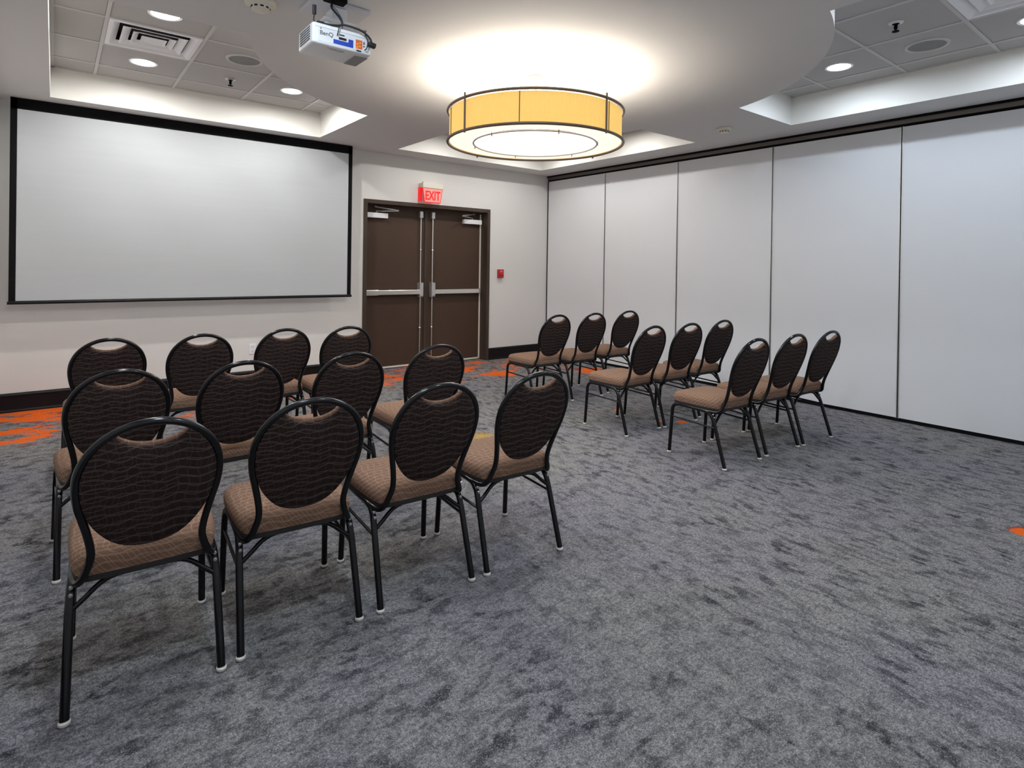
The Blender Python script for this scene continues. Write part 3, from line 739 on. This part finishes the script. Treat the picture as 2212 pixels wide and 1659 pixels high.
# ------------------------------------------------------------------ chairs
def yb(z): return -.205-.33*(z-.48)            # back plane
def build_chair():
    t = empty('banquet_chair')
    # seat cushion
    out = []
    pts = [(.0,.232),(.12,.230),(.185,.218),(.212,.185),(.216,.10),(.208,-.05),(.196,-.140),(.172,-.172),(.10,-.180),(0,-.182)]
    full = pts+[(-x,y) for x,y in pts[-2:0:-1]]
    ring = [Vector((p.x,p.y,0)) for p in catmull([(x,y,0) for x,y in full], 4, True)]
    c = Vector((0,.02,0))
    def rg(s, z, puff=0): return [((p.x-c.x)*s+c.x, (p.y-c.y)*s+c.y, z) for p in ring]
    bm = B(); rings_mesh(bm, [rg(.93,.392),rg(.985,.398),rg(1.0,.414),rg(1.0,.428),rg(.985,.443),rg(.94,.455),rg(.82,.463),rg(.55,.469),rg(.25,.471)], True, True)
    st = obj('seat', bm, M_seat, t, True)
    bm = B(); rings_mesh(bm, [rg(.90,.372),rg(.975,.378),rg(.985,.398)]); obj('seat_base', bm, M_under, t)
    # back frame
    half = [(0,.8895),(.060,.881),(.115,.854),(.157,.812),(.182,.758),(.189,.705),(.184,.650),(.172,.597),(.160,.545),(.152,.498),(.151,.462),(.160,.425),(.174,.390)]
    R = [(x, yb(z), z) for x,z in half]+[(.187,-.150,.372),(.195,-.105,.3705),(.197,-.07,.371)]
    L = [(-x,y,z) for x,y,z in R]
    bm = B(); tube(bm, L[::-1]+R[1:], .0115, 12, 5); obj('back_frame', bm, M_tube, t, True)
    # padded back
    ph = [(0,.822),(.030,.824),(.060,.833),(.084,.847),(.097,.860),(.110,.849),(.134,.826),(.158,.788),(.174,.745),(.179,.705),(.175,.655),(.161,.602),(.138,.556),(.102,.512),(.058,.485),(0,.476)]
    fullp = ph+[(-x,z) for x,z in ph[-2:0:-1]]
    fullp = [(p.x,p.y) for p in catmull([(x,z,0) for x,z in fullp], 4, True)]
    cz = .665
    def rp(s, dy, rear=False):   # dy: + towards the front, measured square to the back plane
        o = []
        for x, z in fullp:
            X_, Z_ = x*s, (z-cz)*s+cz
            if dy < .001 and rear and z > .80 and abs(x) < .12: Z_ -= .0075*min(1, (.12-abs(x))/.04)
            o.append((X_, yb(Z_)+dy, Z_+dy*.31))
        return o
    bm = B(); rings_mesh(bm, [rp(.96,-.004),rp(1.0,-.002),rp(1.0,.008),rp(.985,.013),rp(.93,.020),rp(.78,.028),rp(.45,.032)]); bk = obj('backrest', bm, M_backfront, t, True)
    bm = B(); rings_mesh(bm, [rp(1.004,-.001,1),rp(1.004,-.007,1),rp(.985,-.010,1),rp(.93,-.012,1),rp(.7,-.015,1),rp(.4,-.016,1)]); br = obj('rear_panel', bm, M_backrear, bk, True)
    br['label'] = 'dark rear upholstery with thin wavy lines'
    # legs
    for s in (-1,1):
        fl = [(.197,.10,.3705),(.198,.165,.370),(.2005,.200,.358),(.2025,.215,.330),(.204,.218,.29),(.209,.235,.014)]
        bm = B(); pp = [(s*a,b,c_) for a,b,c_ in fl]
        cv = catmull(pp[:5], 5)+[Vector(pp[5])]; tube(bm, cv, .0125, 12); lg = obj('leg', bm, M_tube, t, True)
        bm = B(); lathe(bm, [(0,0),(.011,.0),(.0155,.005),(.0150,.012),(.010,.016)], s*.209, .2352, 0, 14); obj('glide', bm, M_glide, lg, True)
        rl = [(.197,-.04,.3705),(.198,-.085,.366),(.200,-.118,.345),(.202,-.136,.315),(.2035,-.150,.28),(.209,-.235,.014)]
        bm = B(); pp = [(s*a,b,c_) for a,b,c_ in rl]
        cv = catmull(pp[:5], 5)+[Vector(pp[5])]; tube(bm, cv, .0130, 12); lg = obj('leg', bm, M_tube, t, True)
        bm = B(); lathe(bm, [(0,0),(.0115,.0),(.0165,.005),(.0160,.012),(.010,.016)], s*.209, -.2355, 0, 14); obj('glide', bm, M_glide, lg, True)
        bm = B()
        for (yy,zz) in ((-.118,.352),(-.128,.333)):
            lathe(bm, [(0,.0),(.006,0),(.006,.005),(0,.007)], 0,0,0, 10)
            n0 = len(bm.verts)-22
            bm.verts.ensure_lookup_table(); vv = bm.verts[n0:]
            bmesh.ops.transform(bm, matrix=Matrix.Translation((s*.200,yy-.013,zz+.004)) @ Matrix.Rotation(PI/2, 4, 'X'), verts=vv)
        obj('bolt', bm, M_bolt, lg, True)
        bm = B(); tube(bm, [(s*.197,.11,.3705),(s*.197,-.05,.3705)], .0125, 12); obj('side_rail', bm, M_tube, t, True)
        bm = B(); tube(bm, [(s*.2045,.2195,.275),(s*.203,-.148,.265)], .0065, 8); obj('stretcher', bm, M_tube, t, True)
    bm = B()
    tube(bm, [(-.203,-.146,.288),(-.165,-.142,.318),(-.125,-.138,.352),(-.08,-.137,.368),(0,-.137,.370),(.08,-.137,.368),(.125,-.138,.352),(.165,-.142,.318),(.203,-.146,.288)], .0085, 8, 3)
    obj('cross_brace', bm, M_tube, t, True)
    bm = B(); tube(bm, [(-.196,.14,.368),(.196,.14,.368)], .0085, 8); obj('cross_brace', bm, M_tube, t, True)
    return t
def copy_tree(o, parent=None):
    c = o.copy(); COL.objects.link(c); c.parent = parent
    for ch in list(o.children): copy_tree(ch, c)
    return c
left_g, right_g = 'banquet chairs in the left block', 'banquet chairs in the right block'
ROWS = [
 # x, y, turn, label, group
 (-5.805,-4.450,-3.0,'oval-back banquet chair, largest and leftmost, front-most at the photo\'s lower left',left_g),
 (-5.318,-4.462,-4.5,'oval-back banquet chair, second from the left in the nearest left-hand row',left_g),
 (-4.820,-4.493,-3.2,'oval-back banquet chair, third from the left in the nearest left-hand row',left_g),
 (-4.326,-4.521,-3.0,'oval-back banquet chair at the aisle end of the nearest left-hand row',left_g),
 (-5.837,-3.469,1.0,'oval-back banquet chair, leftmost in the middle left-hand row',left_g),
 (-5.349,-3.514,1.8,'oval-back banquet chair, second from the left in the middle left-hand row',left_g),
 (-4.800,-3.531,-.8,'oval-back banquet chair, third from the left in the middle left-hand row',left_g),
 (-4.246,-3.516,-3.1,'oval-back banquet chair at the aisle end of the middle left-hand row',left_g),
 (-5.795,-2.224,0,'oval-back banquet chair, leftmost in the row nearest the screen',left_g),
 (-5.306,-2.270,1.5,'oval-back banquet chair, second from the left in the row nearest the screen',left_g),
 (-4.764,-2.216,1.7,'oval-back banquet chair just right of the wall outlet, row nearest the screen',left_g),
 (-4.308,-2.295,-1.4,'oval-back banquet chair in front of the door frame\'s left edge, screen row',left_g),
 (-2.172,-2.301,-1.0,'brown-seated banquet chair, left of the three farthest right-block chairs, by the room corner',right_g),
 (-1.680,-2.325,-1.6,'brown-seated banquet chair, centre of the farthest row in the right block',right_g),
 (-1.097,-2.287,-2.9,'brown-seated banquet chair nearest the partition in the farthest right-block row',right_g),
 (-2.206,-3.480,-.2,'brown-seated banquet chair at the aisle end of the right block\'s middle row',right_g),
 (-1.712,-3.501,-3.2,'brown-seated banquet chair, centre of the right block\'s middle row',right_g),
 (-1.173,-3.477,-2.3,'brown-seated banquet chair nearest the partition in the right block\'s middle row',right_g),
 (-2.253,-4.400,-3.0,'brown-seated banquet chair at the aisle end of the right block\'s nearest row',right_g),
 (-1.725,-4.420,-4.0,'brown-seated banquet chair, centre of the right block\'s nearest row',right_g),
 (-1.241,-4.458,-3.7,'brown-seated banquet chair nearest the partition in the right block\'s nearest row',right_g),
]
proto = build_chair()
for i, (x,y,a,lab,grp) in enumerate(ROWS):
    o = proto if i == 0 else copy_tree(proto)
    o.location = (x,y,0); o.rotation_euler = (0,0,math.radians(a))
    tag(o, lab, 'chair', grp)

# ------------------------------------------------------------------ camera, world, view
f, cyy, yaw, pit, rol = 1254.9955, 579.7012, .6675, -.0046, .0146
fw = Vector((math.sin(yaw),math.cos(yaw),0)); rt = Vector((math.cos(yaw),-math.sin(yaw),0)); up = Vector((0,0,1))
f2 = fw*math.cos(pit)+up*math.sin(pit); u2 = up*math.cos(pit)-fw*math.sin(pit)
r3 = rt*math.cos(rol)+u2*math.sin(rol); u3 = u2*math.cos(rol)-rt*math.sin(rol)
cd = bpy.data.cameras.new('camera'); cam = bpy.data.objects.new('camera', cd); COL.objects.link(cam)
Mx = Matrix(((r3.x,u3.x,-f2.x,-6.0608),(r3.y,u3.y,-f2.y,-6.8118),(r3.z,u3.z,-f2.z,1.3705),(0,0,0,1)))
cam.matrix_world = Mx
cd.sensor_width = 36; cd.sensor_fit = 'HORIZONTAL'; cd.lens = f/2212*36
cd.shift_y = -(829.5-cyy)/2212; cd.clip_start = .02
sc.camera = cam
w = bpy.data.worlds.new('world'); sc.world = w; w.use_nodes = True
w.node_tree.nodes['Background'].inputs[0].default_value = (.5,.5,.5,1); w.node_tree.nodes['Background'].inputs[1].default_value = .05
sc.view_settings.view_transform = 'Standard'; sc.view_settings.look = 'None'
sc.view_settings.gamma = 1; sc.view_settings.exposure = -.28
sc.view_settings.use_curve_mapping = False
